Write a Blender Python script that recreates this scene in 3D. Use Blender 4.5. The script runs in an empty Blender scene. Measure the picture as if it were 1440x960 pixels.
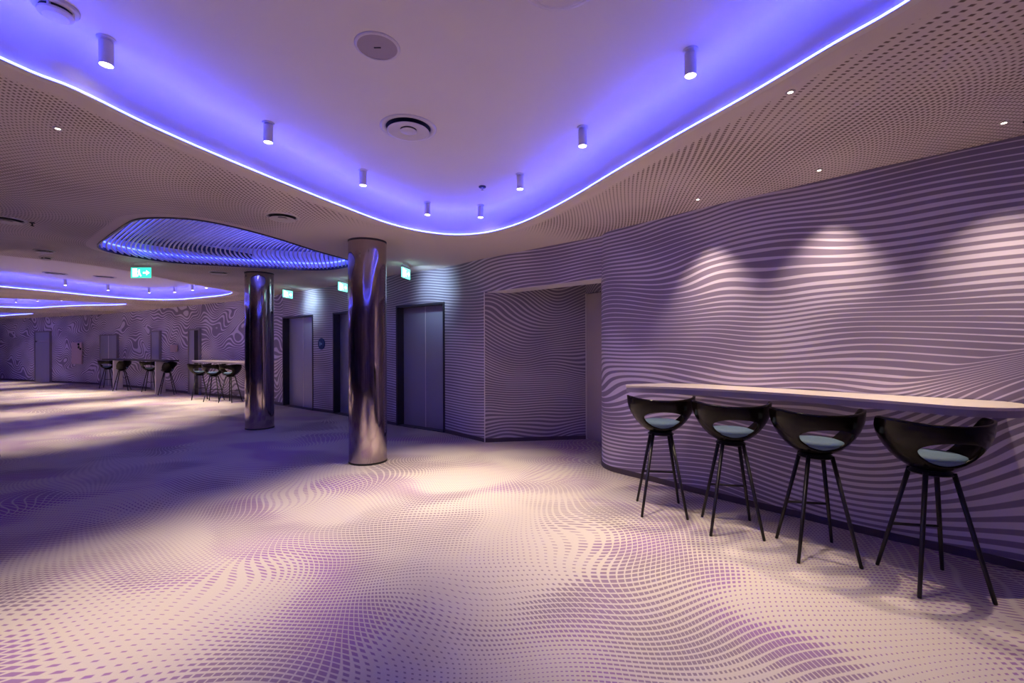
import bpy, bmesh, math, random
from mathutils import Vector, Matrix
from mathutils.geometry import delaunay_2d_cdt

S = bpy.context.scene
COL = S.collection
R = math.radians
random.seed(4)
ZC = 2.70      # perforated ceiling
ZU = 3.00      # raised ceilings inside the coffers

# ------------------------------------------------------------------ materials
def new_mat(name):
    m = bpy.data.materials.new(name); m.use_nodes = True
    nt = m.node_tree
    return m, nt, nt.nodes['Principled BSDF']

def simple(name, col, rough=.5, metal=0., spec=.5, coat=0.):
    m, nt, b = new_mat(name)
    b.inputs['Base Color'].default_value = (*col, 1)
    b.inputs['Roughness'].default_value = rough
    b.inputs['Metallic'].default_value = metal
    b.inputs['Specular IOR Level'].default_value = spec
    b.inputs['Coat Weight'].default_value = coat
    return m

def noisy(name, c1, c2, scale, rough=.5, metal=0., stretch=(1, 1, 1), bump=0.):
    m, nt, b = new_mat(name)
    N, L = nt.nodes, nt.links
    tc = N.new('ShaderNodeTexCoord'); mp = N.new('ShaderNodeMapping'); mp.inputs['Scale'].default_value = stretch
    no = N.new('ShaderNodeTexNoise'); no.inputs['Scale'].default_value = scale; no.inputs['Detail'].default_value = 3
    mx = N.new('ShaderNodeMix'); mx.data_type = 'RGBA'
    mx.inputs['A'].default_value = (*c1, 1); mx.inputs['B'].default_value = (*c2, 1)
    L.new(tc.outputs['Object'], mp.inputs[0]); L.new(mp.outputs[0], no.inputs['Vector'])
    L.new(no.outputs['Fac'], mx.inputs['Factor']); L.new(mx.outputs['Result'], b.inputs['Base Color'])
    b.inputs['Roughness'].default_value = rough; b.inputs['Metallic'].default_value = metal
    if bump:
        bp = N.new('ShaderNodeBump'); bp.inputs['Strength'].default_value = bump; bp.inputs['Distance'].default_value = .002
        L.new(no.outputs['Fac'], bp.inputs['Height']); L.new(bp.outputs[0], b.inputs['Normal'])
    return m

def emit(name, col, strength):
    m = bpy.data.materials.new(name); m.use_nodes = True
    nt = m.node_tree; nt.nodes.clear()
    e = nt.nodes.new('ShaderNodeEmission'); o = nt.nodes.new('ShaderNodeOutputMaterial')
    e.inputs[0].default_value = (*col, 1); e.inputs[1].default_value = strength
    nt.links.new(e.outputs[0], o.inputs[0])
    return m

class G:                                   # small node-math helper
    def __init__(s, nt): s.nt = nt; s.N = nt.nodes; s.L = nt.links
    def put(s, sock, v):
        if hasattr(v, 'is_linked'): s.L.new(v, sock)
        else: sock.default_value = v
    def m(s, op, a, b=0., c=0., clamp=False):
        n = s.N.new('ShaderNodeMath'); n.operation = op; n.use_clamp = clamp
        s.put(n.inputs[0], a); s.put(n.inputs[1], b); s.put(n.inputs[2], c)
        return n.outputs[0]
    def noise(s, vec, scale, detail=0., dist=0., rough=.5):
        n = s.N.new('ShaderNodeTexNoise'); s.put(n.inputs['Vector'], vec)
        n.inputs['Scale'].default_value = scale; n.inputs['Detail'].default_value = detail
        n.inputs['Distortion'].default_value = dist; n.inputs['Roughness'].default_value = rough
        return n
    def mapping(s, vec, loc=(0, 0, 0), rot=(0, 0, 0), sc=(1, 1, 1)):
        n = s.N.new('ShaderNodeMapping'); s.put(n.inputs[0], vec)
        n.inputs['Location'].default_value = loc; n.inputs['Rotation'].default_value = rot; n.inputs['Scale'].default_value = sc
        return n.outputs[0]
    def pos(s): return s.N.new('ShaderNodeNewGeometry').outputs['Position']
    def sep(s, v):
        n = s.N.new('ShaderNodeSeparateXYZ'); s.put(n.inputs[0], v); return n.outputs
    def mix(s, f, a, b):
        n = s.N.new('ShaderNodeMix'); n.data_type = 'RGBA'
        s.put(n.inputs['Factor'], f)
        s.put(n.inputs['A'], (*a, 1) if isinstance(a, tuple) else a); s.put(n.inputs['B'], (*b, 1) if isinstance(b, tuple) else b)
        return n.outputs['Result']
    def ramp(s, v, a, b, c=0., d=1.):
        n = s.N.new('ShaderNodeMapRange'); n.interpolation_type = 'SMOOTHSTEP'
        s.put(n.inputs['Value'], v); s.put(n.inputs['From Min'], a); s.put(n.inputs['From Max'], b)
        s.put(n.inputs['To Min'], c); s.put(n.inputs['To Max'], d)
        return n.outputs[0]

def cell_rect(g, u, v, su, sv, soft=.06):
    """1 inside a rectangle of size su x sv centred in every unit cell"""
    au = g.m('ABSOLUTE', g.m('SUBTRACT', g.m('FRACT', u), .5))
    av = g.m('ABSOLUTE', g.m('SUBTRACT', g.m('FRACT', v), .5))
    hu = g.m('MULTIPLY', su, .5); hv = g.m('MULTIPLY', sv, .5)
    mu = g.m('DIVIDE', g.m('SUBTRACT', hu, au), soft, clamp=True)
    mv = g.m('DIVIDE', g.m('SUBTRACT', hv, av), soft, clamp=True)
    return g.m('MULTIPLY', mu, mv)

def carpet_mat():
    m, nt, b = new_mat('woven_carpet'); g = G(nt)
    p = g.pos()
    x, y, z = g.sep(p)
    n1 = g.noise(g.mapping(p, loc=(3.1, 1.7, 0), sc=(1, 1, 0)), .42, 0)
    n2 = g.noise(g.mapping(p, loc=(-7.3, 4.2, 0), sc=(1, 1, 0)), .42, 0)
    n3 = g.noise(g.mapping(p, loc=(11.3, -4.2, 0), sc=(1, 1, 0)), 1.1, 0)
    wu = g.m('ADD', g.m('MULTIPLY', g.m('SUBTRACT', n1.outputs['Fac'], .5), 1.85), g.m('MULTIPLY', g.m('SUBTRACT', n3.outputs['Fac'], .5), .5))
    wv = g.m('ADD', g.m('MULTIPLY', g.m('SUBTRACT', n2.outputs['Fac'], .5), 1.55), g.m('MULTIPLY', g.m('SUBTRACT', n3.outputs['Fac'], .5), -.35))
    u = g.m('DIVIDE', g.m('ADD', x, wu), .034)
    v = g.m('DIVIDE', g.m('ADD', y, wv), .037)
    sz = g.noise(g.mapping(p, loc=(1.3, 9.1, 0), sc=(.8, 1, 0)), 1.25, 1.2, .4)
    size = g.ramp(sz.outputs['Fac'], .38, .60, .42, .93)
    sz2 = g.noise(g.mapping(p, loc=(5.3, -9.1, 0), sc=(1, 1, 0)), .8, 1)
    sizev = g.ramp(sz2.outputs['Fac'], .36, .60, .55, .90)
    msk = cell_rect(g, u, v, g.m('MULTIPLY', size, 1.0), g.m('MULTIPLY', g.m('MULTIPLY', size, sizev), 1.08), .10)
    hue = g.noise(g.mapping(p, loc=(-4, 2, 0)), .75, 1)
    hf = g.ramp(hue.outputs['Fac'], .42, .60)
    dark = g.mix(hf, (.27, .21, .265), (.32, .175, .385))
    fine = g.noise(p, 260, 2)
    light = g.mix(fine.outputs['Fac'], (.52, .465, .43), (.64, .585, .53))
    col = g.mix(msk, light, dark)
    g.L.new(col, b.inputs['Base Color'])
    b.inputs['Roughness'].default_value = .95; b.inputs['Specular IOR Level'].default_value = .1
    bp = g.N.new('ShaderNodeBump'); bp.inputs['Strength'].default_value = .35; bp.inputs['Distance'].default_value = .003
    g.L.new(fine.outputs['Fac'], bp.inputs['Height']); g.L.new(bp.outputs[0], b.inputs['Normal'])
    return m

def stripe_mat(name, amp, scale, pitch, loc=(0, 0, 0), dist=.5, zs=1.0, ground=(.255, .21, .325), line=(.70, .63, .80), wlo=.34, whi=.66, a2=.10, fold=False):
    """printed wallpaper of flowing horizontal lines of varying weight"""
    m, nt, b = new_mat(name); g = G(nt)
    p = g.pos(); x, y, z = g.sep(p)
    n1 = g.noise(g.mapping(p, loc=loc, sc=(1, 1, zs)), scale, 1, dist)
    n2 = g.noise(g.mapping(p, loc=(loc[0] + 5, loc[1] + 3, loc[2]), sc=(1, 1, zs * 1.6)), scale * 2.4, 0, .2)
    w = g.m('ADD', g.m('MULTIPLY', g.m('SUBTRACT', n1.outputs['Fac'], .5), amp),
            g.m('MULTIPLY', g.m('SUBTRACT', n2.outputs['Fac'], .5), a2))
    if fold:                                # lines crowd into a rising diagonal band near the end of the counter
        sx = g.m('SUBTRACT', x, y)
        up = g.m('MULTIPLY', g.ramp(sx, -.9, .75), .50)
        low = g.m('SUBTRACT', 1., g.ramp(g.m('SUBTRACT', z, g.m('MULTIPLY', sx, .28)), 1.08, 1.30))
        fade = g.ramp(z, -.1, .95)
        w = g.m('SUBTRACT', w, g.m('MULTIPLY', g.m('MULTIPLY', up, low), fade))
    ph = g.m('DIVIDE', g.m('ADD', z, w), pitch)
    tri = g.m('MULTIPLY', g.m('ABSOLUTE', g.m('SUBTRACT', g.m('FRACT', ph), .5)), 2.)
    wn = g.noise(g.mapping(p, loc=(2, 7, 1), sc=(1, 1, 1.5)), .9, 1)
    width = g.ramp(wn.outputs['Fac'], .36, .64, wlo, whi)
    msk = g.m('DIVIDE', g.m('SUBTRACT', width, tri), .14, clamp=True)
    col = g.mix(msk, ground, line)
    g.L.new(col, b.inputs['Base Color'])
    b.inputs['Roughness'].default_value = .55; b.inputs['Specular IOR Level'].default_value = .25
    return m

def perf_mat():
    m, nt, b = new_mat('perforated_plaster'); g = G(nt)
    p = g.pos(); x, y, z = g.sep(p)
    n1 = g.noise(g.mapping(p, loc=(6.1, 2.7, 0), sc=(1, 1, 0)), .33, 0)
    n2 = g.noise(g.mapping(p, loc=(-2.3, 8.2, 0), sc=(1, 1, 0)), .33, 0)
    u = g.m('DIVIDE', g.m('ADD', x, g.m('MULTIPLY', g.m('SUBTRACT', n1.outputs['Fac'], .5), 1.5)), .030)
    v = g.m('DIVIDE', g.m('ADD', y, g.m('MULTIPLY', g.m('SUBTRACT', n2.outputs['Fac'], .5), 1.5)), .034)
    at = g.N.new('ShaderNodeAttribute'); at.attribute_name = 'perf'
    sz = g.noise(g.mapping(p, loc=(9, 1, 0), sc=(1, 1, 0)), .9, 1)
    size = g.m('MULTIPLY', g.ramp(sz.outputs['Fac'], .33, .65, .46, .64), at.outputs['Fac'])
    # smooth, unperforated plaster in the lift lobby
    dx = g.m('DIVIDE', g.m('ADD', x, 1.2), 2.4); dy = g.m('DIVIDE', g.m('SUBTRACT', y, 7.2), 2.3)
    dd = g.m('ADD', g.m('MULTIPLY', dx, dx), g.m('MULTIPLY', dy, dy))
    size = g.m('MULTIPLY', size, g.ramp(dd, .7, 1.6))
    msk = cell_rect(g, u, v, g.m('MULTIPLY', size, .95), g.m('MULTIPLY', size, 1.25), .10)
    col = g.mix(msk, (.74, .64, .64), (.19, .14, .135))
    g.L.new(col, b.inputs['Base Color'])
    b.inputs['Roughness'].default_value = .8; b.inputs['Specular IOR Level'].default_value = .15
    return m

M = {}
M['carpet'] = carpet_mat()
M['perf'] = perf_mat()
M['plaster'] = noisy('white_plaster', (.74, .68, .70), (.78, .72, .73), 3, .75)
M['wall_right'] = stripe_mat('flowing_line_print', .85, .38, .044, loc=(2.2, .6, .3), zs=1.6, fold=True, a2=.06, wlo=.26, whi=.62)
M['wall_lobby'] = stripe_mat('fine_line_print', .55, .35, .043, loc=(4.2, 1.6, .3), wlo=.3, whi=.6)
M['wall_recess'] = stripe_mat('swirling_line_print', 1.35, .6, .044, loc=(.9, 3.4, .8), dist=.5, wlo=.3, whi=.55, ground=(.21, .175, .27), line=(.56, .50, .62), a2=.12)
M['wall_far'] = stripe_mat('topographic_line_print', 2.5, .55, .085, loc=(0, 0, 0), dist=.5, zs=1.2, wlo=.35, whi=.7, a2=.22)
M['black'] = simple('black_gap', (.012, .01, .014), .6)
M['plinth'] = noisy('dark_plinth', (.075, .055, .085), (.095, .07, .10), 5, .5)
M['steel'] = noisy('polished_steel', (.38, .32, .33), (.50, .42, .43), 9, .08, 1.0, (1, 1, .03), bump=.12)
M['door_metal'] = noisy('satin_lift_door', (.34, .33, .47), (.39, .37, .52), 2, .42, .15, (1, 1, .3))
M['far_frame'] = noisy('grey_far_frame', (.22, .19, .24), (.26, .22, .28), 2, .5)
M['frame_metal'] = noisy('dark_frame_metal', (.05, .04, .06), (.07, .055, .08), 4, .4, .5)
M['seam'] = noisy('pale_edge_metal', (.78, .72, .80), (.86, .80, .86), 6, .4, 0.)
M['white'] = noisy('white_enamel', (.66, .60, .63), (.72, .66, .68), 8, .45)
M['white_door'] = noisy('pale_door_leaf', (.50, .42, .47), (.54, .46, .50), 2, .5)
M['shell'] = noisy('glossy_dark_shell', (.004, .0025, .002), (.007, .0045, .0035), 6, .20, 0.)
M['shell'].node_tree.nodes['Principled BSDF'].inputs['Specular IOR Level'].default_value = .22
M['leg'] = noisy('black_powder_coat', (.010, .008, .010), (.016, .012, .016), 20, .38, .2)
M['cushion'] = noisy('teal_upholstery', (.075, .13, .21), (.10, .17, .27), 60, .7, bump=.3)
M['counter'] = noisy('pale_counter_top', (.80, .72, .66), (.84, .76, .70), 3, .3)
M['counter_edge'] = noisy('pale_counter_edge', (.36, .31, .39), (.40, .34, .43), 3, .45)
M['led'] = emit('blue_led', (.042, .060, 1.0), 115)
M['led_face'] = emit('blue_led_face', (.055, .075, 1.0), 20)
M['led_far'] = emit('blue_led_far', (.05, .065, 1.0), 95)
M['led_fill'] = emit('blue_fill_tube', (.12, .13, 1.0), 75)
M['led_ring'] = emit('blue_led_ring', (.04, .06, 1.0), 9)
M['lamp_lens'] = emit('warm_lamp_lens', (1, .86, .74), 18)
M['lamp_off'] = simple('lamp_glass', (.5, .46, .48), .2)
M['slat'] = noisy('pale_metal_slat', (.66, .64, .70), (.76, .74, .80), 10, .35, .3)
M['void'] = noisy('dark_plenum', (.16, .15, .22), (.22, .21, .30), 2, .6)
M['grey_disc'] = noisy('grey_mesh_grille', (.36, .30, .36), (.40, .33, .40), 300, .6)
M['green'] = emit('exit_green', (.04, .66, .42), 1.5)
M['green_bright'] = emit('exit_green_bright', (.16, .80, .62), 2.0)
M['exit_white'] = emit('exit_white', (.75, 1.0, .93), 2.4)
M['blue_sign'] = noisy('blue_sign_enamel', (.010, .03, .17), (.014, .045, .20), 20, .3)
M['sign_mark'] = simple('pale_blue_mark', (.35, .55, .85), .4)
M['pink_panel'] = noisy('pale_pink_panel', (.60, .42, .50), (.64, .46, .53), 3, .5)

# ------------------------------------------------------------------ mesh helpers
def link(o, parent=None):
    COL.objects.link(o)
    if parent is not None: o.parent = parent
    return o

def obj(name, bm, mat, parent=None, smooth=False, kind=None):
    me = bpy.data.meshes.new(name)
    bmesh.ops.recalc_face_normals(bm, faces=bm.faces[:])
    bm.to_mesh(me); bm.free()
    for mm in (mat if isinstance(mat, (list, tuple)) else [mat]): me.materials.append(mm)
    if smooth:
        for f in me.polygons: f.use_smooth = True
    o = bpy.data.objects.new(name, me); link(o, parent)
    if kind: o['kind'] = kind
    return o

def tag(o, label, cat, group=None):
    o['label'] = label; o['category'] = cat
    if group: o['group'] = group
    return o

def thing(name, label, cat, loc=(0, 0, 0), rz=0., group=None):
    o = bpy.data.objects.new(name, None); o.empty_display_size = .1; COL.objects.link(o)
    o.location = loc; o.rotation_euler = (0, 0, rz)
    return tag(o, label, cat, group)

def struct_root(name, loc=(0, 0, 0), rz=0.):
    o = bpy.data.objects.new(name, None); COL.objects.link(o); o['kind'] = 'structure'
    o.location = loc; o.rotation_euler = (0, 0, rz)
    return o

def dup(root, loc, rz, label=None, group=None):
    r = root.copy(); COL.objects.link(r); r.location = loc; r.rotation_euler = (0, 0, rz)
    if label: r['label'] = label
    if group: r['group'] = group
    for ch in list(root.children):
        if ch.type == 'LIGHT': continue
        c = ch.copy(); COL.objects.link(c); c.parent = r
        for gch in list(ch.children):
            d = gch.copy(); COL.objects.link(d); d.parent = c
    return r

def b_box(bm, lo, hi, bevel=0.):
    r = bmesh.ops.create_cube(bm, size=1)
    c = [(lo[i] + hi[i]) / 2 for i in range(3)]; s = [hi[i] - lo[i] for i in range(3)]
    for v in r['verts']: v.co = Vector([c[i] + v.co[i] * s[i] for i in range(3)])
    if bevel:
        es = list({e for v in r['verts'] for e in v.link_edges})
        bmesh.ops.bevel(bm, geom=es, offset=bevel, segments=3, affect='EDGES', profile=.5)
    return r['verts']

def b_tube(bm, pts, rad, seg=12, caps=True):
    pts = [Vector(p) for p in pts]
    rads = rad if isinstance(rad, (list, tuple)) else [rad] * len(pts)
    rings = []; ref = None
    for i, p in enumerate(pts):
        d = (pts[min(i + 1, len(pts) - 1)] - pts[max(i - 1, 0)]).normalized()
        if ref is None: ref = Vector((0, 0, 1)) if abs(d.z) < .9 else Vector((1, 0, 0))
        a = d.cross(ref).normalized(); b = a.cross(d).normalized()
        rings.append([bm.verts.new(p + (a * math.cos(t) + b * math.sin(t)) * rads[i]) for t in [2 * math.pi * k / seg for k in range(seg)]])
    for r0, r1 in zip(rings, rings[1:]):
        for k in range(seg): bm.faces.new((r0[k], r0[(k + 1) % seg], r1[(k + 1) % seg], r1[k]))
    if caps: bm.faces.new(rings[0]); bm.faces.new(rings[-1])

def b_lathe(bm, prof, seg=40, c=(0, 0, 0)):
    rings = []
    for r, z in prof:
        if r < 1e-6: rings.append([bm.verts.new((c[0], c[1], c[2] + z))])
        else: rings.append([bm.verts.new((c[0] + r * math.cos(2 * math.pi * k / seg), c[1] + r * math.sin(2 * math.pi * k / seg), c[2] + z)) for k in range(seg)])
    for a, b in zip(rings, rings[1:]):
        for k in range(seg):
            k2 = (k + 1) % seg
            if len(a) == 1 and len(b) == 1: continue
            if len(a) == 1: bm.faces.new((a[0], b[k], b[k2]))
            elif len(b) == 1: bm.faces.new((a[k], a[k2], b[0]))
            else: bm.faces.new((a[k], a[k2], b[k2], b[k]))

def b_prism(bm, poly, z0, z1):
    lo = [bm.verts.new((x, y, z0)) for x, y in poly]; hi = [bm.verts.new((x, y, z1)) for x, y in poly]
    n = len(poly)
    for k in range(n): bm.faces.new((lo[k], lo[(k + 1) % n], hi[(k + 1) % n], hi[k]))
    bm.faces.new(lo); bm.faces.new(hi)

def catmull(pts, n, closed=False):
    P = [Vector((*p, 0)) for p in pts]; out = []; L = len(P)
    rng = range(L) if closed else range(L - 1)
    for i in rng:
        p0 = P[(i - 1) % L] if closed or i > 0 else P[0] * 2 - P[1]
        p1 = P[i]; p2 = P[(i + 1) % L]
        p3 = P[(i + 2) % L] if closed or i + 2 < L else P[-1] * 2 - P[-2]
        for k in range(n):
            t = k / n
            q = .5 * ((2 * p1) + (p2 - p0) * t + (2 * p0 - 5 * p1 + 4 * p2 - p3) * t * t + (3 * p1 - p0 - 3 * p2 + p3) * t ** 3)
            out.append((q.x, q.y))
    if not closed: out.append((P[-1].x, P[-1].y))
    return out

def normals2(pts, closed=False):
    n = len(pts); res = []
    for i in range(n):
        a = pts[(i - 1) % n] if closed or i > 0 else pts[i]; b = pts[(i + 1) % n] if closed or i < n - 1 else pts[i]
        d = Vector((b[0] - a[0], b[1] - a[1])).normalized(); res.append(Vector((-d.y, d.x)))
    return res

def area2(p): return sum(p[i][0] * p[(i + 1) % len(p)][1] - p[(i + 1) % len(p)][0] * p[i][1] for i in range(len(p))) / 2

def inset(poly, d):                        # positive d = outwards for ccw loops
    nn = normals2(poly, True); s = -1 if area2(poly) > 0 else 1
    return [(p[0] + s * n.x * d, p[1] + s * n.y * d) for p, n in zip(poly, nn)]

def inside(pt, poly):
    x, y = pt; c = False; j = len(poly) - 1
    for i in range(len(poly)):
        xi, yi = poly[i]; xj, yj = poly[j]
        if (yi > y) != (yj > y) and x < (xj - xi) * (y - yi) / (yj - yi) + xi: c = not c
        j = i
    return c

def wall(name, pts, z0, z1, thick, mat, flip=1):
    """solid wall standing on a plan line, thickness on its outer side"""
    nn = normals2(pts); bm = bmesh.new()
    fr = [(bm.verts.new((x, y, z0)), bm.verts.new((x, y, z1))) for x, y in pts]
    bk = [(bm.verts.new((p[0] + flip * n.x * thick, p[1] + flip * n.y * thick, z0)), bm.verts.new((p[0] + flip * n.x * thick, p[1] + flip * n.y * thick, z1))) for p, n in zip(pts, nn)]
    for i in range(len(pts) - 1):
        bm.faces.new((fr[i][0], fr[i + 1][0], fr[i + 1][1], fr[i][1]))
        bm.faces.new((bk[i][0], bk[i + 1][0], bk[i + 1][1], bk[i][1]))
        bm.faces.new((fr[i][1], fr[i + 1][1], bk[i + 1][1], bk[i][1]))
        bm.faces.new((fr[i][0], fr[i + 1][0], bk[i + 1][0], bk[i][0]))
    for i in (0, -1): bm.faces.new((fr[i][0], fr[i][1], bk[i][1], bk[i][0]))
    o = obj(name, bm, mat, kind='structure')
    return o

def plinth(name, pts, flip=1, h=.055):
    nn = normals2(pts)
    q = [(p[0] - flip * n.x * .008, p[1] - flip * n.y * .008) for p, n in zip(pts, nn)]
    return wall(name, q, 0, h, .02, M['plinth'], flip)

# ------------------------------------------------------------------ camera
cam = bpy.data.cameras.new('camera'); co = bpy.data.objects.new('camera', cam); COL.objects.link(co); S.camera = co
cam.sensor_width = 36; cam.lens = 16.0; cam.clip_start = .02; cam.clip_end = 100
ROLL = math.atan(5 / 1440)
co.rotation_euler = (R(90), 0, 0); co.location = (0, 0, 1.4)
co.matrix_world = Matrix.Translation((0, 0, 1.4)) @ Matrix.Rotation(R(90), 4, 'X') @ Matrix.Rotation(-ROLL, 4, 'Z')
cam.shift_y = 7.5 / 1440

# ------------------------------------------------------------------ coffers' outlines (plan, metres)
c1 = [(-2.35, 2.09), (-2.25, 2.33), (-2.18, 2.69), (-2.05, 3.12), (-1.85, 3.67), (-1.61, 4.28), (-1.36, 4.83), (-1.06, 5.2), (-.67, 5.38),
      (-.25, 5.26), (.15, 4.83), (.52, 4.13), (.82, 3.42), (1.07, 2.85), (1.28, 2.4), (1.44, 2.01), (1.57, 1.70), (1.72, 1.0), (1.75, 0.),
      (1.6, -1.2), (.9, -2.2), (-.3, -2.6), (-1.6, -2.2), (-2.4, -1.2), (-2.62, 0.), (-2.52, 1.2)]
c2 = [(-7.2, 6.4), (-6.74, 6.95), (-6.57, 7.6), (-6.58, 8.4), (-6.55, 9.6), (-6.5, 10.6), (-7.1, 11.35), (-8.1, 11.95), (-9.2, 12.45), (-10.0, 12.3),
      (-10.5, 11.47), (-10.68, 10.5), (-10.9, 9.67), (-11.25, 8.0), (-11.4, 6.2), (-10.9, 4.6), (-9.6, 4.1), (-8.3, 4.9)]
c3 = [(-13.18, 11.8), (-12.5, 12.3), (-11.8, 12.9), (-11.4, 13.5), (-12.1, 13.9), (-13.25, 14.05), (-14.52, 14.45), (-15.6, 14.85), (-16.3, 14.3),
      (-17.6, 13.0), (-18.3, 11.4), (-17.2, 10.2), (-15.0, 10.6)]
c4 = [(-19.3, 15.9), (-18.4, 16.5), (-17.9, 17.0), (-18.4, 17.4), (-19.4, 17.8), (-20.8, 18.4), (-22.3, 18.2), (-23.4, 16.8), (-22.4, 15.3), (-20.6, 15.2)]
lp = [(-5.28, 5.80), (-4.75, 5.33), (-4.13, 4.83), (-3.85, 4.62), (-3.65, 4.54), (-3.4, 4.53), (-3.14, 4.64), (-2.93, 4.98), (-2.76, 5.49), (-2.62, 6.1),
      (-2.45, 6.65), (-2.42, 7.0), (-2.62, 7.3), (-3.04, 7.58), (-3.5, 7.6), (-4.04, 7.40), (-4.55, 7.20), (-5.02, 7.0), (-5.30, 6.7), (-5.42, 6.2)]
coffers = [catmull(c, 5, True) for c in (c1, c2, c3, c4)]
panel = catmull(lp, 4, True)

# ------------------------------------------------------------------ floor and ceiling
bm = bmesh.new(); b_box(bm, (-27, -5, -.1), (5.2, 22.5, 0)); obj('floor', bm, M['carpet'], kind='structure')

def ceiling_mesh():
    verts, edges, holes = [], [], []
    def loop(pts, z, perf):
        i0 = len(verts); verts.extend([(x, y, z, perf) for x, y in pts])
        edges.extend([(i0 + k, i0 + (k + 1) % len(pts)) for k in range(len(pts))])
    loop([(-27, -5), (5.2, -5), (5.2, 22.5), (-27, 22.5)], ZC, 1.)
    for c in coffers + [panel]:
        loop(c, ZC + (.010 if c is not panel else 0), 0.); loop(inset(c, .075), ZC, 0.); loop(inset(c, .12), ZC, 1.)
        holes.append(c)
    vo, eo, fo, ov, oe, of = delaunay_2d_cdt([Vector(v[:2]) for v in verts], edges, [], 0, 1e-5)
    bm = bmesh.new(); lay = bm.verts.layers.float.new('perf'); bv = []
    for k, v in enumerate(vo):
        src = verts[ov[k][0]] if ov[k] else (0, 0, ZC, 1.)
        q = bm.verts.new((v.x, v.y, src[2])); q[lay] = src[3]; bv.append(q)
    for f in fo:
        c = (sum(vo[i].x for i in f) / len(f), sum(vo[i].y for i in f) / len(f))
        if any(inside(c, h) for h in holes): continue
        bm.faces.new([bv[i] for i in f])
    return bm
obj('ceiling', ceiling_mesh(), M['perf'], kind='structure')

led_labels = ['blue light strip round the large coffer in front of the steel columns',
              'blue light strip round the second coffer, behind the oval slatted panel',
              'blue light strip round the third coffer towards the far left wall',
              'blue light strip round the farthest coffer at the left edge']
for k, c in enumerate(coffers):
    bm = bmesh.new(); n = len(c)
    prof = [(-.036, ZC + .010), (-.036, ZC + .016), (.0, ZC + .016), (0, ZU - .10), (-.008, ZU - .060), (-.030, ZU - .026), (-.062, ZU - .006), (-.10, ZU)]
    rr = [[bm.verts.new((x, y, z)) for x, y in inset(c, d)] for d, z in [(0, ZC + .010)] + prof]
    for r0, r1 in zip(rr, rr[1:]):
        for i in range(n): bm.faces.new((r0[i], r0[(i + 1) % n], r1[(i + 1) % n], r1[i]))
    bm.faces.new(rr[-1])
    bmesh.ops.triangulate(bm, faces=[f for f in bm.faces if len(f.verts) > 4])
    cf = obj('ceiling_coffer', bm, M['plaster'], kind='structure')
    for f in cf.data.polygons: f.use_smooth = len(f.vertices) == 4 and abs(f.normal.z) < .97 or len(f.vertices) == 4 and f.center.z > ZU - .2
    # slim strip seated on the lip of the opening
    a = inset(c, -.024); b = inset(c, -.035); bm = bmesh.new()
    ra = [[bm.verts.new((x, y, z)) for x, y in q] for q, z in ((a, ZC + .017), (b, ZC + .017), (b, ZC + .028), (a, ZC + .028))]
    for j in range(4):
        r0, r1 = ra[j], ra[(j + 1) % 4]
        for i in range(n): bm.faces.new((r0[i], r0[(i + 1) % n], r1[(i + 1) % n], r1[i])).material_index = 0 if j == 2 else 1
    tag(obj('led_strip', bm, [M['led'] if k == 0 else M['led_far'], M['led_face']]), led_labels[k], 'light strip')

# ------------------------------------------------------------------ slatted oval panel in the ceiling
pn = thing('slatted_ceiling_panel', 'oval slatted ceiling panel glowing blue above the left steel column', 'ceiling panel', (-3.9, 6.1, ZC))
def loc_p(pts): return [(x + 3.9, y - 6.1) for x, y in pts]
pl = loc_p(panel); bm = bmesh.new(); n = len(pl)
lo = [bm.verts.new((x, y, 0)) for x, y in pl]; hi = [bm.verts.new((x, y, .30)) for x, y in pl]
for i in range(n): bm.faces.new((lo[i], lo[(i + 1) % n], hi[(i + 1) % n], hi[i]))
obj('recess_side', bm, M['plaster'], pn)
bm = bmesh.new(); bm.faces.new([bm.verts.new((x, y, .30)) for x, y in inset(pl, .01)])
bmesh.ops.triangulate(bm, faces=bm.faces[:])
obj('recess_top', bm, M['void'], pn)
bm = bmesh.new()
a = inset(pl, -.004); b = inset(pl, -.022)
ra = [[bm.verts.new((x, y, z)) for x, y in q] for q, z in ((a, .10), (b, .10), (b, .114), (a, .114))]
for j in range(4):
    for i in range(n): bm.faces.new((ra[j][i], ra[j][(i + 1) % n], ra[(j + 1) % 4][(i + 1) % n], ra[(j + 1) % 4][i]))
obj('led_strip', bm, M['led_ring'], pn)
for p0, p1 in (((.05, -.78), (1.02, .75)), ((.25, -1.32), (1.2, .2))):  # added tubes, hidden above the slats, for extra blue on panel and floor
    bm = bmesh.new(); b_tube(bm, [(*p0, .27), (*p1, .27)], .008, 8); obj('led_strip', bm, M['led_fill'], pn)
bm = bmesh.new()
ra = [[bm.verts.new((x, y, z)) for x, y in q] for q, z in ((inset(pl, .004), -.012), (inset(pl, -.014), -.012), (inset(pl, -.014), .03), (inset(pl, .004), .002))]
for j in range(4):
    for i in range(n): bm.faces.new((ra[j][i], ra[j][(i + 1) % n], ra[(j + 1) % 4][(i + 1) % n], ra[(j + 1) % 4][i]))
obj('rim', bm, M['frame_metal'], pn)
for p0, p1, w in (((-1.25, -.35), (-.35, 1.25), .10), ((-.2, -1.45), (-.9, -.75), .09)):  # two flat black bars above the slats
    d = (Vector(p1) - Vector(p0)).normalized(); q = Vector((-d.y, d.x)) * w; bm = bmesh.new()
    b_prism(bm, [tuple(Vector(p0) + q), tuple(Vector(p1) + q), tuple(Vector(p1) - q), tuple(Vector(p0) - q)], .12, .2)
    obj('dark_bar', bm, M['black'], pn)
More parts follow.
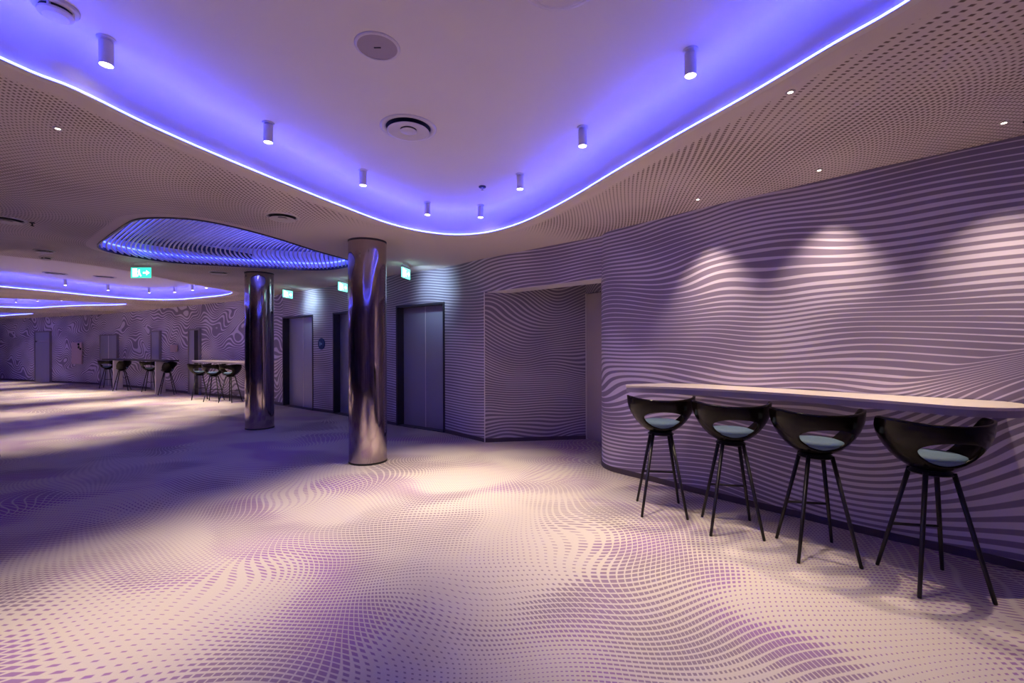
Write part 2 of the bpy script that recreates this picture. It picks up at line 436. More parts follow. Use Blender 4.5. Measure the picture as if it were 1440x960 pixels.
def gx(y):                                  # plan curve shared by all slats: diagonal in front, nearly straight behind
    t, k = 0., 4.45
    while k < y - 1e-6:
        u = max(0., min(1., (k + .025 - 5.2) / 1.5)); t -= (.36 + .80 * (1 - u * u * (3 - 2 * u))) * .05; k += .05
    return t
x0 = -4.9; inn = inset(panel, -.022)
x0 = -4.9
while x0 < 1.4:
    run = []; best = []
    for k in range(0, 67):
        y = 4.45 + k * .05; x = x0 + gx(y)
        if inside((x, y), inn): run.append((x + 3.9, y - 6.1, 0.))
        else:
            if len(run) > len(best): best = run
            run = []
    if len(run) > len(best): best = run
    if len(best) >= 3:
        bm = bmesh.new(); nn = normals2([(p[0], p[1]) for p in best]); rr = []
        for p, nv in zip(best, nn):
            rr.append([bm.verts.new((p[0] + s * nv.x * .008, p[1] + s * nv.y * .008, z)) for s, z in ((-1, .0), (1, .0), (1, .018), (-1, .018))])
        for r0, r1 in zip(rr, rr[1:]):
            for j in range(4): bm.faces.new((r0[j], r0[(j + 1) % 4], r1[(j + 1) % 4], r1[j]))
        bm.faces.new(rr[0]); bm.faces.new(rr[-1])
        obj('slat', bm, M['slat'], pn)
    x0 += .062

# ------------------------------------------------------------------ walls
wr = catmull([(1.42, 6.75), (1.30, 6.3), (1.15, 5.72), (1.06, 5.38), (1.10, 5.14), (1.25, 4.94), (1.45, 4.71), (1.74, 4.35), (2.05, 4.0), (2.32, 3.72), (2.64, 3.36),
              (2.93, 3.08), (3.17, 2.82), (3.5, 2.38), (3.8, 1.7), (3.97, .9), (4.02, 0), (4.02, -4)], 5)
wall('wall_right', wr, 0, ZC, .2, M['wall_right'])
plinth('baseboard_right', wr)
# header across the passage, passage back wall and pale door
hd = [(-.40, 6.69), (.35, 6.0), (1.09, 5.32)]
wall('wall_header', hd, 2.205, ZC, .30, [M['wall_lobby']])
bm = bmesh.new(); b_prism(bm, [(-.36, 6.66), (1.09, 5.33), (1.28, 5.56), (-.17, 6.88)], 2.196, 2.204); obj('trim_1', bm, M['plaster'], kind='structure')
rw = [(-.40, 6.69), (.4, 6.80), (1.12, 6.90)]
wall('wall_recess', rw, 0, ZC, .2, M['wall_recess'])
plinth('baseboard_recess', rw)
bm = bmesh.new(); b_box(bm, (-.411, 6.672, 0), (-.397, 6.686, 2.205)); obj('trim_2', bm, M['seam'], kind='structure')
wall('wall_recess_end', [(1.12, 6.90), (1.45, 6.35)], 2.2, ZC, .2, M['wall_recess'])

def pt(a, b, t): return (a[0] + (b[0] - a[0]) * t, a[1] + (b[1] - a[1]) * t)

# main lobby wall with three lift openings
A = (-.40, 6.69); L3 = ((-1.10, 7.45), (-2.07, 8.15)); L2 = ((-2.87, 8.86), (-3.80, 9.67)); L1 = ((-4.42, 10.12), (-5.54, 11.0))
HD = 2.14
segs = [(A, L3[0]), (L3[1], L2[0]), (L2[1], L1[0])]
for s in segs:
    wall('wall_lobby', [s[0], s[1]], 0, ZC, .2, M['wall_lobby'], -1); plinth('baseboard_lobby', [s[0], s[1]], -1)
for s in (L3, L2, L1): wall('wall_lobby', [s[0], s[1]], HD, ZC, .2, M['wall_lobby'], -1)

fw = catmull([(-5.54, 11.0), (-7.28, 12.4), (-9.27, 13.6), (-11.6, 15.0), (-12.9, 15.85), (-14.7, 16.85), (-16.2, 17.65), (-19.3, 18.9), (-23, 20.4), (-26.5, 21.4)], 4)
wall('wall_far', fw, 0, ZC, .2, M['wall_far'], -1); plinth('baseboard_far', fw, -1, .07)
wall('wall_left', [(-26.5, 21.4), (-26.6, -4.2)], 0, ZC, .2, M['wall_far'], -1)
wall('wall_back', [(-26.6, -4.0), (4.1, -4.0)], 0, ZC, .2, M['wall_right'], -1)

def lift_door(n, a, b, rev=.14, head=HD, w=.035, seam=True):
    """two sliding leaves set back in a dark metal reveal; a is the right jamb, b the left one"""
    d = Vector((b[0] - a[0], b[1] - a[1])); L = d.length; ang = math.atan2(-d.y, -d.x)
    root = struct_root('door_%d' % n, (b[0], b[1], 0), ang)            # local x runs from left jamb to right jamb, y points into the wall
    bm = bmesh.new()
    b_box(bm, (0, -.012, 0), (w, rev + .05, head)); b_box(bm, (L - w, -.012, 0), (L, rev + .05, head)); b_box(bm, (w, -.012, head - w), (L - w, rev + .05, head))
    obj('door_frame', bm, M['frame_metal'], root)
    h = L / 2
    bm = bmesh.new(); b_box(bm, (w, rev, .012), (h - .006, rev + .04, head - w)); obj('door_leaf', bm, M['door_metal'], root)
    bm = bmesh.new(); b_box(bm, (h + .006, rev, .012), (L - w, rev + .04, head - w)); obj('door_leaf', bm, M['door_metal'], root)
    if seam:
        bm = bmesh.new(); b_box(bm, (h - .006, rev - .004, .012), (h + .006, rev + .03, head - w)); obj('door_seam', bm, M['seam'], root)
    bm = bmesh.new(); b_box(bm, (w, -.01, 0), (L - w, rev, .012)); obj('door_sill', bm, M['frame_metal'], root)
    bm = bmesh.new(); b_box(bm, (0, rev + .045, 0), (L, rev + .06, head)); obj('door_backing', bm, M['black'], root)
    return root
lift_door(1, *L3); lift_door(2, *L2); lift_door(3, *L1)

# pale passage door
rt = struct_root('door_4', (1.12, 6.90, 0), math.atan2(6.35 - 6.90, 1.45 - 1.12))
bm = bmesh.new(); b_box(bm, (.02, 0, .01), (.62, .04, 2.19), .004); obj('door_leaf', bm, M['white_door'], rt)
bm = bmesh.new(); b_box(bm, (0, -.01, 0), (.02, .05, 2.2)); b_box(bm, (.62, -.01, 0), (.64, .05, 2.2)); obj('door_frame', bm, M['white'], rt)
bm = bmesh.new(); b_box(bm, (.0, .05, 0), (.66, .07, 2.2)); obj('door_backing', bm, M['plaster'], rt)

# doors let into the far wall (standing just proud of it)
def along(px):                              # point on the far wall seen under the bearing (px-720)/640
    s = (px - 720) / 640
    for p, q in zip(fw, fw[1:]):
        f0 = p[0] - s * p[1]; f1 = q[0] - s * q[1]
        if f0 * f1 <= 0: return pt(p, q, f0 / (f0 - f1))
def far_door(n, p0, p1, head, mats, seam=False, transom=None, dark_from=None):
    a = along(p1); b = along(p0); d = Vector((a[0] - b[0], a[1] - b[1])); L = d.length
    root = struct_root('door_%d' % n, (b[0], b[1], 0), math.atan2(d.y, d.x))
    w = .05
    bm = bmesh.new(); b_box(bm, (0, -.07, 0), (w, .02, head)); b_box(bm, (L - w, -.07, 0), (L, .02, head)); b_box(bm, (w, -.07, head - w), (L - w, .02, head)); obj('door_frame', bm, M['far_frame'], root)
    x1 = L - w
    if dark_from:
        xm = L * dark_from
        bm = bmesh.new(); b_box(bm, (xm, -.045, .01), (x1, .0, head - w)); obj('door_opening', bm, M['black'], root); x1 = xm
    if seam:
        h = L / 2
        bm = bmesh.new(); b_box(bm, (w, -.05, .01), (h - .02, 0, head - w)); obj('door_leaf', bm, mats, root)
        bm = bmesh.new(); b_box(bm, (h + .02, -.05, .01), (x1, 0, head - w)); obj('door_leaf', bm, mats, root)
        bm = bmesh.new(); b_box(bm, (h - .02, -.055, .01), (h + .02, 0, head - w)); obj('door_seam', bm, M['seam'], root)
    else:
        bm = bmesh.new(); b_box(bm, (w, -.05, .01), (x1, 0, (transom or head) - w)); obj('door_leaf', bm, mats, root)
        if transom:
            bm = bmesh.new(); b_box(bm, (w, -.05, transom), (x1, 0, head - w)); obj('transom_panel', bm, mats, root)
far_door(5, 143, 167.5, 1.92, M['door_metal'], seam=True)
far_door(6, 51, 73, 2.12, M['door_metal'], transom=1.72)
far_door(7, 215, 227.5, 1.98, M['door_metal'])
far_door(8, 267.5, 283.5, 1.98, M['door_metal'], dark_from=.5)

# ------------------------------------------------------------------ columns
def column(x, y, label):
    t = thing('steel_column', label, 'column', (x, y, 0), 0, 'polished steel columns')
    bm = bmesh.new(); b_lathe(bm, [(.226, .02), (.226, ZC - .02)], 96); obj('shaft', bm, M['steel'], t, True)
    bm = bmesh.new(); b_lathe(bm, [(0, 0), (.229, 0), (.229, .022), (0, .022)], 64); obj('base_ring', bm, M['black'], t)
    bm = bmesh.new(); b_lathe(bm, [(.21, ZC - .022), (.229, ZC - .022), (.229, ZC), (.21, ZC)], 64); obj('top_collar', bm, M['frame_metal'], t)
column(-1.775, 5.60, 'mirror polished steel column in front of the middle lift, nearest to the viewer')
column(-4.41, 7.95, 'mirror polished steel column between the far bar counter and the far lift')
column(-6.80, 5.74, 'steel column cut off by the left edge of the picture')

# ------------------------------------------------------------------ ceiling fittings
SPOTS = []
def spot_light(loc, energy, size, blend=.8, col=(1, .80, .58), soft=.045, rot=(0, 0, 0)):
    l = bpy.data.lights.new('spot_beam', 'SPOT'); l.energy = energy; l.spot_size = R(size); l.spot_blend = blend; l.color = col; l.shadow_soft_size = soft
    o = bpy.data.objects.new('spot_beam', l); COL.objects.link(o); o.location = loc; o.rotation_euler = rot; o['kind'] = 'helper'
    return o
def ceiling_spot_proto():
    t = thing('ceiling_spotlight', '', 'spotlight', (0, 0, ZU))
    bm = bmesh.new(); b_lathe(bm, [(0, 0), (.040, 0), (.040, -.008), (.014, -.010), (.014, -.020), (0, -.020)], 28); obj('canopy', bm, M['white'], t, False)
    bm = bmesh.new(); b_lathe(bm, [(0, -.018), (.029, -.018), (.031, -.021), (.031, -.139), (.029, -.140), (.026, -.132), (0, -.132)], 32); obj('housing', bm, M['white'], t)
    bm = bmesh.new(); b_lathe(bm, [(0, -.134), (.0255, -.134), (.0255, -.138), (0, -.1385)], 24); obj('lens', bm, M['lamp_lens'], t)
    return t
sp0 = ceiling_spot_proto(); first = [True]
def ceiling_spot(x, y, label, energy=158, size=64, blend=1., group=None):
    if first[0]:
        t = sp0; t.location = (x, y, ZU); t['label'] = label; first[0] = False
        if group: t['group'] = group
    else: t = dup(sp0, (x, y, ZU), 0, label, group)
    spot_light((x, y, ZU - .145), energy, size, blend)
g1 = 'spotlights round the large coffer'
for x, y, lab in [(-2.09, 2.35, 'white cylinder spotlight at the upper left beside the smoke detector'),
                  (-1.73, 3.24, 'white cylinder spotlight left of the round air diffuser'),
                  (-1.34, 4.11, 'white cylinder spotlight above the nearest steel column'),
                  (-.93, 5.03, 'white cylinder spotlight left of centre in the rounded end of the coffer'),
                  (-.35, 5.14, 'white cylinder spotlight right of centre in the rounded end of the coffer'),
                  (.08, 4.22, 'white cylinder spotlight just right of the dark sprinkler'),
                  (.52, 3.32, 'white cylinder spotlight above the passage, second largest on the right'),
                  (.97, 2.46, 'white cylinder spotlight at the upper right, largest on that side')]:
    ceiling_spot(x, y, lab, group=g1)
for x, y in ((-2.25, 1.3), (1.3, 1.4), (-2.3, .1), (1.4, .1), (-1.6, -1.5), (.8, -1.5)):
    ceiling_spot(x, y, 'white cylinder spotlight in the part of the large coffer outside the frame', 40 if x > 0 else 110, group='spotlights outside the frame')
far2 = [(-11.0, 10.35), (-10.85, 11.0), (-10.3, 11.85), (-9.75, 12.15), (-9.0, 12.1), (-8.2, 11.6), (-7.5, 11.15)]
for i, (x, y) in enumerate([(-10.62, 9.3), (-10.35, 10.55), (-10.2, 11.5), (-9.6, 12.05), (-8.85, 11.95), (-8.1, 11.55), (-7.45, 11.1)]):
    names = ['at the left edge', 'second from the left', 'third from the left', 'fourth from the left', 'third from the right', 'second from the right', 'rightmost']
    ceiling_spot(x, y, 'tiny spotlight in the second coffer, %s' % names[i], 215, 58, 1., 'spotlights in the second coffer')
for x, y in ((-7.1, 7.0), (-6.95, 8.4), (-7.0, 9.9), (-8.3, 5.6), (-10.9, 7.4), (-9.6, 4.6)):
    ceiling_spot(x, y, 'white spotlight of the second coffer hidden by its near lip', 215, 58, 1., 'hidden spotlights of the second coffer')
for i, (x, y) in enumerate([(-15.75, 14.45), (-14.75, 14.15), (-13.8, 13.95), (-13.0, 13.75), (-12.1, 13.5)]):
    names = ['leftmost', 'second from the left', 'in the middle', 'second from the right', 'rightmost']
    ceiling_spot(x, y, 'tiny spotlight in the third coffer, %s' % names[i], 240, 62, 1., 'spotlights in the third coffer')
for x, y in ((-13.4, 12.3), (-15.2, 11.2), (-17.0, 10.9), (-17.4, 12.6)):
    ceiling_spot(x, y, 'spotlight of the third coffer hidden by its near lip', 240, 62, 1., 'hidden spotlights of the third coffer')
for x, y in ((-20.8, 18.0), (-18.7, 16.9), (-22.3, 16.5), (-20.6, 15.7)):
    ceiling_spot(x, y, 'tiny spotlight in the farthest coffer', 240, 62, 1., 'spotlights in the farthest coffer')

# round air diffusers
def diffuser(x, y, z, r, label, dark=False):
    t = thing('ceiling_air_diffuser', label, 'air vent', (x, y, z))
    bm = bmesh.new(); b_lathe(bm, [(r * .80, 0), (r * .80, -.004), (r * .9, -.012), (r, -.006), (r, 0)], 48); obj('flange', bm, M['white'], t, True)
    bm = bmesh.new(); b_lathe(bm, [(0, -.001), (r * .8, -.001)], 48); obj('duct_opening', bm, M['black'], t)
    bm = bmesh.new(); b_lathe(bm, [(r * .30, -.006), (r * .42, -.012), (r * .74, -.026), (r * .76, -.030), (r * .72, -.031), (r * .3, -.016)], 48); obj('outer_cone', bm, M['white'], t, True)
    bm = bmesh.new(); b_lathe(bm, [(0, -.020), (r * .26, -.020), (r * .30, -.026), (r * .27, -.030), (0, -.030)], 32); obj('centre_cone', bm, M['white'], t, True)
    return t
diffuser(-.75, 3.32, ZU, .20, 'round white air diffuser in the middle of the large raised ceiling')
diffuser(.22, 1.96, ZU, .20, 'round air diffuser cut off by the top edge of the picture')
diffuser(-2.27, 4.51, ZC, .155, 'round air diffuser in the perforated ceiling above the nearest column')
diffuser(-5.07, 4.57, ZC, .15, 'round air diffuser in the perforated ceiling at the left edge')
diffuser(-6.2, 6.04, ZC, .11, 'small air diffuser beside the smoke detector on the far coffer edge')
diffuser(-5.05, 7.85, ZC, .16, 'air diffuser between the oval slatted panel and the left steel column')
diffuser(-9.72, 9.69, ZU, .2, 'left air diffuser inside the second coffer')
diffuser(-9.11, 10.19, ZU, .2, 'right air diffuser inside the second coffer')

t = thing('ceiling_speaker', 'flat grey round ceiling speaker left of the air diffuser', 'speaker', (-.71, 2.42, ZU))
bm = bmesh.new(); b_lathe(bm, [(.105, 0), (.118, 0), (.116, -.006), (.103, -.008)], 48); obj('rim', bm, M['white'], t, True)
bm = bmesh.new(); b_lathe(bm, [(0, -.007), (.104, -.006), (.104, 0)], 48); obj('grille', bm, M['grey_disc'], t)
bm = bmesh.new(); b_box(bm, (-.018, -.003, -.010), (.018, .003, -.006)); obj('badge', bm, M['frame_metal'], t)

def smoke(x, y, z, r, label):
    t = thing('smoke_detector', label, 'smoke detector', (x, y, z))
    bm = bmesh.new(); b_lathe(bm, [(0, 0), (r, 0), (r, -.010), (r * .92, -.018), (0, -.018)], 40); obj('base', bm, M['white'], t, True)
    bm = bmesh.new(); b_lathe(bm, [(0, -.018), (r * .70, -.018), (r * .70, -.032), (0, -.032)], 40); obj('chamber', bm, M['black'], t)
    bm = bmesh.new(); b_lathe(bm, [(0, -.032), (r * .78, -.032), (r * .76, -.040), (r * .55, -.052), (0, -.056)], 40)
    for k in range(4):
        a = k * math.pi / 2 + .4; b_box(bm, (r * .72 * math.cos(a) - .005, r * .72 * math.sin(a) - .005, -.034), (r * .72 * math.cos(a) + .005, r * .72 * math.sin(a) + .005, -.017))
    obj('cap', bm, M['white'], t, False)
smoke(-2.13, 2.13, ZU, .085, 'white smoke detector at the top left of the raised ceiling')
smoke(-6.61, 6.46, ZC - 0., .07, 'smoke detector at the edge of the second coffer')

t = thing('ceiling_sprinkler', 'small dark sprinkler head on the raised ceiling, centre', 'sprinkler', (-.29, 4.54, ZU))
bm = bmesh.new(); b_lathe(bm, [(0, 0), (.036, 0), (.036, -.010), (.0, -.012)], 24); obj('escutcheon', bm, M['frame_metal'], t)
bm = bmesh.new(); b_tube(bm, [(0, 0, -.01), (0, 0, -.045)], .007, 8); b_lathe(bm, [(0, -.045), (.018, -.045), (.018, -.049), (0, -.049)], 16); obj('head', bm, M['seam'], t)

def pin(x, y, label, energy=0, size=70, group='small recessed downlights', rot=(0, 0, 0)):
    t = thing('recessed_downlight', label, 'downlight', (x, y, ZC), 0, group)
    bm = bmesh.new(); b_lathe(bm, [(.013, 0), (.024, 0), (.023, -.004), (.013, -.005)], 24); obj('ring', bm, M['white'], t, True)
    bm = bmesh.new(); b_lathe(bm, [(0, -.002), (.0135, -.002)], 20); obj('lens', bm, M['lamp_lens'], t)
    if energy: spot_light((x, y, ZC - .012), energy, size, .9, (1, .78, .56), .015, rot)
pin(1.43, 2.33, 'tiny downlight on the rim of the large coffer at the upper right')
pin(2.88, 2.66, 'tiny downlight at the right edge above the end of the counter', 66, 76)
pin(2.28, 3.37, 'tiny downlight above the middle of the striped wall', 66, 76)
pin(1.65, 4.03, 'tiny downlight above the left end of the counter', 66, 76)
pin(-2.68, 2.69, 'tiny downlight in the perforated ceiling at the upper left')
t = thing('ceiling_sprinkler', 'dark pin sprinkler in the perforated ceiling at far left', 'sprinkler', (-4.95, 4.7, ZC))
bm = bmesh.new(); b_lathe(bm, [(0, 0), (.02, 0), (.02, -.006), (.006, -.01), (.006, -.03), (.016, -.032), (.016, -.036), (0, -.037)], 16); obj('head', bm, M['black'], t)
t = thing('ceiling_sprinkler', 'dark pin sprinkler beside the last downlight at the right edge', 'sprinkler', (2.99, 2.64, ZC))
bm = bmesh.new(); b_lathe(bm, [(0, 0), (.016, 0), (.016, -.006), (.006, -.01), (.006, -.02), (.012, -.022), (0, -.025)], 16); obj('head', bm, M['black'], t)

# ------------------------------------------------------------------ exit signs
def exit_sign(x, y, ang, label, arrow=1, zt=2.62, glow='green'):
    t = thing('exit_sign', label, 'exit sign', (x, y, zt), ang, 'green exit signs')
    W, H = .30, .155
    bm = bmesh.new(); b_box(bm, (-W / 2, -.012, 0), (W / 2, .012, .03), .003); obj('housing', bm, M['white'], t)
    for s in (-.1, .1):
        bm = bmesh.new(); b_tube(bm, [(s, 0, .03), (s, 0, ZC - zt)], .003, 8); obj('hanger', bm, M['seam'], t)
    bm = bmesh.new(); b_box(bm, (-W / 2, -.006, -H), (W / 2, .006, 0)); obj('panel', bm, M[glow], t)
    for side in (-1, 1):
        yy = side * .008
        bm = bmesh.new()
        def q(x0, x1, z0, z1): b_box(bm, (min(x0, x1) * 1, min(yy, yy * .8), z0), (max(x0, x1), max(yy, yy * .8), z1))
        q(-.125, -.055, -.14, -.015)                                   # doorway
        q(.035, .10, -.092, -.066)                                     # arrow shaft
        b_prism_y(bm, [(.085, -.040), (.135, -.079), (.085, -.118)] if arrow > 0 else [(.05, -.040), (.0, -.079), (.05, -.118)], yy)
        b_lathe(bm, [(0, -.004), (.010, -.004), (.010, .004), (0, .004)], 12, (-.02, yy, -.035))
        b_prism_y(bm, [(-.045, -.05), (-.015, -.045), (-.008, -.09), (.012, -.125), (0, -.135), (-.025, -.10), (-.045, -.14), (-.058, -.13), (-.035, -.09)], yy)
        obj('pictogram', bm, M['exit_white'], t)
    return t
def b_prism_y(bm, poly, yy):
    a = [bm.verts.new((x, yy * .8, z)) for x, z in poly]; b = [bm.verts.new((x, yy, z)) for x, z in poly]; n = len(poly)
    for k in range(n): bm.faces.new((a[k], a[(k + 1) % n], b[(k + 1) % n], b[k]))
    bm.faces.new(a); bm.faces.new(b)
exit_sign(-5.62, 6.9, R(0), 'green exit sign hanging below the oval slatted panel, facing the viewer')
lobby = R(79)
for (x, y, lab) in [(-1.64, 7.05, 'bright exit sign seen edge-on right of the nearest column, above the lift'),
                    (-3.20, 8.62, 'bright exit sign just left of the nearest column'),
                    (-4.80, 9.75, 'bright exit sign right of the far steel column above the far lift')]:
    exit_sign(x, y, lobby, lab, glow='green_bright')
    l = bpy.data.lights.new('emergency_beam', 'SPOT'); l.energy = 16; l.color = (.55, .85, 1.0); l.spot_size = R(125); l.spot_blend = 1.; l.shadow_soft_size = .03
    o = bpy.data.objects.new('emergency_beam', l); COL.objects.link(o); o.location = (x + .04, y + .05, 2.50); o['kind'] = 'helper'
    o.rotation_euler = Vector((.50, .80, -.22)).to_track_quat('-Z', 'Y').to_euler()

# ------------------------------------------------------------------ signs on the walls
nrm = math.atan2(10.12 - 9.67, -4.42 + 3.80)
w0 = Vector((-3.80, 9.67)); w1 = Vector((-4.42, 10.12)); dd = (w0 - w1).normalized(); nr = Vector((-dd.y, dd.x))
if nr.dot(Vector((0, -1))) < 0: nr = -nr
p = w1 + (w0 - w1) * .44
t = thing('round_sign', 'round dark blue sign on the striped wall between the two far lifts', 'sign', (p.x + nr.x * .002, p.y + nr.y * .002, 1.48), math.atan2(dd.y, dd.x))
bm = bmesh.new(); b_lathe(bm, [(0, 0), (.125, 0), (.125, .012), (.12, .016), (0, .016)], 48)
bmesh.ops.rotate(bm, verts=bm.verts[:], cent=(0, 0, 0), matrix=Matrix.Rotation(R(90), 3, 'X')); obj('disc', bm, M['blue_sign'], t)
bm = bmesh.new()
b_box(bm, (-.050, -.020, -.045), (-.026, -.016, .045)); b_box(bm, (-.026, -.020, -.008), (.01, -.016, .008))
b_prism_y(bm, [(.012, -.03), (.05, 0), (.012, .03)], -.020)
obj('symbol', bm, M['sign_mark'], t)

def far_panel(name, label, cat, p0, p1, z0, z1, mat):
    a = along(p1); b = along(p0); d = Vector((a[0] - b[0], a[1] - b[1])); L = d.length
    t = thing(name, label, cat, (b[0], b[1], z0), math.atan2(d.y, d.x))
    bm = bmesh.new(); b_box(bm, (0, -.07, 0), (L, -.02, z1 - z0), .008); obj('panel', bm, mat, t)
    bm = bmesh.new(); b_box(bm, (.03, -.02, .03), (L - .03, -.003, z1 - z0 - .03)); obj('backing', bm, M['frame_metal'], t)
    return t, L
t, L = far_panel('wall_board', 'pale pink upright board on the patterned far wall at left', 'board', 103.5, 117, .78, 1.64, M['pink_panel'])
for k, (fx, fz) in enumerate(((.78, .78), (.80, .66), (.98, .60))):
    bm = bmesh.new(); bmesh.ops.create_uvsphere(bm, u_segments=12, v_segments=8, radius=.05)
    for v in bm.verts: v.co = Vector((v.co.x + L * fx, v.co.y * .5 - .085, v.co.z + fz))
    obj('knob', bm, M['black'], t, True)
far_panel('wall_plate', 'small square pale plate on the patterned wall above the high table', 'wall plate', 242.5, 251, 1.28, 1.50, M['pink_panel'])

# ------------------------------------------------------------------ bar stools
def stool_proto():
    t = thing('bar_stool', '', 'bar stool', (0, 0, 0), 0)
    prof = [(0, .668), (.055, .671), (.100, .688), (.140, .718), (.174, .757), (.200, .797), (.221, .838), (.236, .88), (.244, .92), (.249, 1.0)]
    def prof_at(z_or_s):
        f = z_or_s * (len(prof) - 1); i = min(int(f), len(prof) - 2); u = f - i
        return prof[i][0] + (prof[i + 1][0] - prof[i][0]) * u, prof[i][1] + (prof[i + 1][1] - prof[i][1]) * u
    def rim(th):                             # th: angle from the back, degrees
        a = abs(th)
        f = 0 if a < 90 else min(1, (a - 90) / 46); f = f * f * (3 - 2 * f)
        back = .962 + .018 * min(1, a / 62) ** 2
        return back * (1 - f) + .738 * f
    NT, NS = 120, 44
    bm = bmesh.new(); grid = []
    def pnt(th, s):
        # s spans centre -> rim; find the profile parameter whose z equals the rim height
        zr = rim(th)
        lo, hi = 0., 1.
        for _ in range(24):
            mid = (lo + hi) / 2
            if prof_at(mid)[1] < zr: lo = mid
            else: hi = mid
        r, z = prof_at(lo * s)
        a = R(th)
        return Vector((math.sin(a) * r * 1.13, -math.cos(a) * r * 1.0 + .02 * (z - .68) * 0, z))
    HC, HA, HZ = .788, 44., .078
    ctr = bm.verts.new((0, 0, .668))
    for i in range(NT):
        th = -180 + 360 * i / NT; row = []
        for j in range(1, NS + 1):
            row.append((bm.verts.new(pnt(th, j / NS)), th))
        grid.append(row)
    def el(v, th): return math.sqrt((th / HA) ** 2 + ((v.co.z - HC) / HZ) ** 2) if abs(th) < 60 else 9
    for i in range(NT):
        a, b = grid[i], grid[(i + 1) % NT]
        bm.faces.new((ctr, b[0][0], a[0][0]))
        for j in range(NS - 1):
            quad = (a[j], b[j], b[j + 1], a[j + 1])
            e = sum(el(v, th) for v, th in quad) / 4
            if e < 1: continue
            bm.faces.new([q[0] for q in quad])
    ang = {v: th for row in grid for v, th in row}
    for e in bm.edges:                       # snap the jagged border onto the ellipse
        if e.is_boundary:
            for v in e.verts:
                th = ang.get(v, 999)
                k = el(v, th)
                if k < 1.5:
                    nth = th / k; nz = HC + (v.co.z - HC) / k
                    lo, hi = 0., 1.
                    for _ in range(24):
                        mid = (lo + hi) / 2
                        if prof_at(mid)[1] < nz: lo = mid
                        else: hi = mid
                    r, z = prof_at(lo); v.co = Vector((math.sin(R(nth)) * r * 1.13, -math.cos(R(nth)) * r, z)); ang[v] = 999
    for v in [v for v in bm.verts if not v.link_faces]: bm.verts.remove(v)
    sh = obj('shell', bm, M['shell'], t, True)
    so = sh.modifiers.new('thickness', 'SOLIDIFY'); so.thickness = .014; so.offset = -1
    bm = bmesh.new(); b_lathe(bm, [(0, .690), (.08, .696), (.118, .712), (.150, .742), (.148, .758), (.118, .770), (0, .776)], 44)
    for v in bm.verts: v.co.x *= 1.08
    obj('cushion', bm, M['cushion'], t, True)
    bm = bmesh.new(); b_lathe(bm, [(0, .648), (.100, .650), (.108, .656), (.085, .676), (0, .676)], 32); obj('seat_mount', bm, M['leg'], t)
    for sx in (-1, 1):
        for sy in (-1, 1):
            bm = bmesh.new(); b_tube(bm, [(sx * .070, sy * .070, .668), (sx * .178, sy * .195, .006), (sx * .179, sy * .196, 0)], [.0135, .0105, .009], 14)
            obj('leg', bm, M['leg'], t, True)
    f = 1 - .29 / .672
    bm = bmesh.new(); xx = .070 + (.178 - .070) * f; yy = .070 + (.195 - .070) * f
    b_tube(bm, [(-xx, yy, .29), (xx, yy, .29)], .0085, 12); obj('footrest', bm, M['leg'], t, True)
    return t
st = stool_proto()
near = [(1.27, 3.895, -10, 'black bar stool with teal seat, farthest left of the four at the near counter'),
        (1.68, 3.50, -14, 'black bar stool with teal seat, second from the left at the near counter'),
        (2.055, 3.085, -12, 'black bar stool with teal seat, third from the left at the near counter'),
        (2.465, 2.68, -11, 'black bar stool with teal seat, rightmost and largest at the near counter')]
for i, (x, y, a, lab) in enumerate(near):
    if i == 0:
        st.location = (x, y, 0); st.rotation_euler = (0, 0, R(a)); st['label'] = lab; st['group'] = 'stools at the near counter'
    else: dup(st, (x, y, 0), R(a), lab, 'stools at the near counter')
for x, y, a, lab, gr in [(-14.3, 16.1, 25, 'distant black bar stool farthest left, behind the left panel leg of the high table', 'stools at the high table'),
                         (-12.9, 15.05, 118, 'distant black bar stool right of the left panel leg, seen from the side', 'stools at the high table'),
                         (-11.70, 14.72, 25, 'distant black bar stool behind the right panel leg of the high table', 'stools at the high table'),
                         (-10.38, 13.7, 118, 'distant black bar stool right of the right panel leg, seen from the side', 'stools at the high table'),
                         (-8.55, 12.45, 35, 'distant black bar stool in front of the dark doorway, left end of the far counter', 'stools at the far counter'),
                         (-7.86, 12.0, 15, 'distant black bar stool in the middle of the far counter', 'stools at the far counter'),
                         (-7.27, 11.75, -5, 'distant black bar stool at the far counter, next to the steel column', 'stools at the far counter')]:
    dup(st, (x, y, 0), R(a), lab, gr)

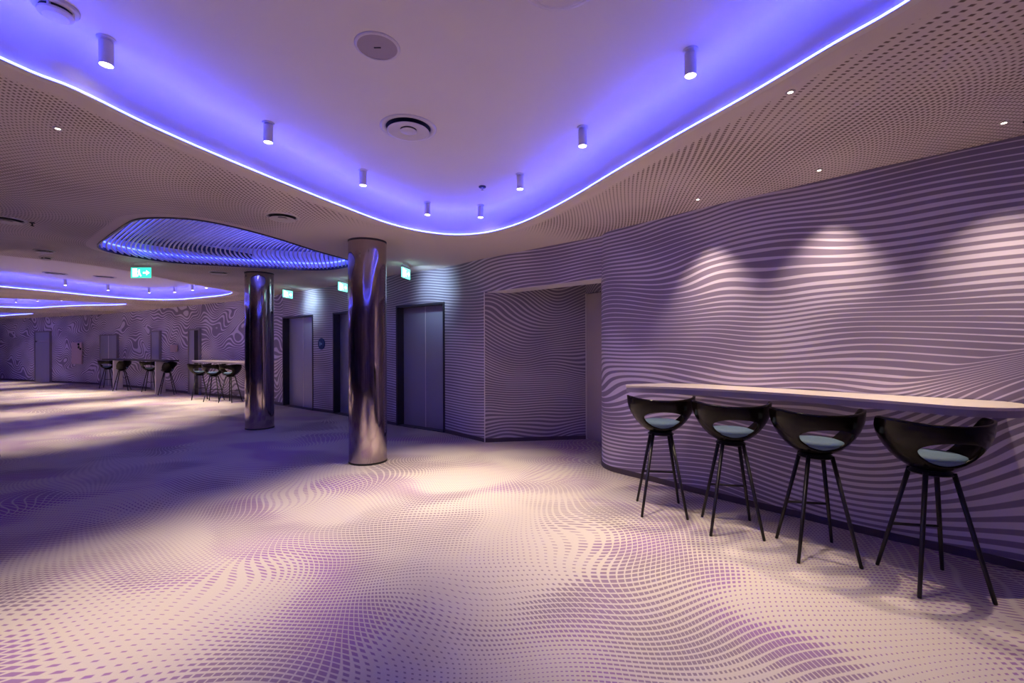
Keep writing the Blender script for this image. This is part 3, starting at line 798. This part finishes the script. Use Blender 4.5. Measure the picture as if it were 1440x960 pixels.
# ------------------------------------------------------------------ counters and high table
front = [(1.03, 4.12), (1.16, 4.06), (1.45, 3.92), (1.75, 3.71), (2.0, 3.47), (2.21, 3.22), (2.41, 2.94), (2.56, 2.71), (2.67, 2.61), (2.80, 2.57), (2.93, 2.59), (3.04, 2.67), (3.10, 2.77)]
front = catmull(front, 3)
back = [q for q in wr if 2.86 < q[1] < 4.33]
nb = normals2(back); back = [(q[0] - n.x * .012, q[1] - n.y * .012) for q, n in zip(back, nb)][::-1]
outline = front + back + [(1.50, 4.38), (1.25, 4.33), (1.06, 4.24)]
t = thing('bar_counter', 'long pale curved bar counter fixed along the striped right wall', 'counter', (0, 0, 0))
ZT = 1.045
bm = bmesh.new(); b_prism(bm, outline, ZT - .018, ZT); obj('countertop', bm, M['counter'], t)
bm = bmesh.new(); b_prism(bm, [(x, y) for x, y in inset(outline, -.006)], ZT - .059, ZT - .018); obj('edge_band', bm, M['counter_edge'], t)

fcw = [q for q in fw if -8.9 < q[0] < -5.9]
nn = normals2(fcw); fb = [(q[0] + n.x * .012, q[1] + n.y * .012) for q, n in zip(fcw, nn)]; ff = [(q[0] + n.x * .55, q[1] + n.y * .55) for q, n in zip(fcw, nn)]
t = thing('bar_counter', 'distant pale bar counter on the patterned wall left of the far column', 'counter')
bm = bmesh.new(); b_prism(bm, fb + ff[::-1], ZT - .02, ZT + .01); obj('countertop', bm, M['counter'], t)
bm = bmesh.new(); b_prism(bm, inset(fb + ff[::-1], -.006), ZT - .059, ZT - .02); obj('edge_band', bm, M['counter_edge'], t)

ang = math.atan2(14.1 - 15.7, -10.9 + 13.6)
t = thing('high_table', 'long distant high table on two pale slab legs', 'table', (-12.25, 14.9, 0), ang)
bm = bmesh.new(); b_box(bm, (-2.3, -.2, .99), (2.3, .2, 1.035), .006); obj('tabletop', bm, M['frame_metal'], t)
for xx in (-1.57, 1.57):
    bm = bmesh.new(); b_box(bm, (xx - .03, -.13, 0), (xx + .03, .13, .99), .004); obj('leg', bm, M['white'], t)

# ------------------------------------------------------------------ world and colour
w = bpy.data.worlds.new('world'); S.world = w; w.use_nodes = True
w.node_tree.nodes['Background'].inputs[0].default_value = (.01, .01, .015, 1)
S.view_settings.view_transform = 'Standard'; S.view_settings.look = 'None'; S.view_settings.gamma = 1
S.view_settings.use_curve_mapping = False
S.view_settings.exposure = 0.45
S.cycles.use_denoising = True
S.cycles.diffuse_bounces = 5; S.cycles.max_bounces = 8
S.cycles.sample_clamp_indirect = 6
S.cycles.caustics_reflective = False; S.cycles.caustics_refractive = False
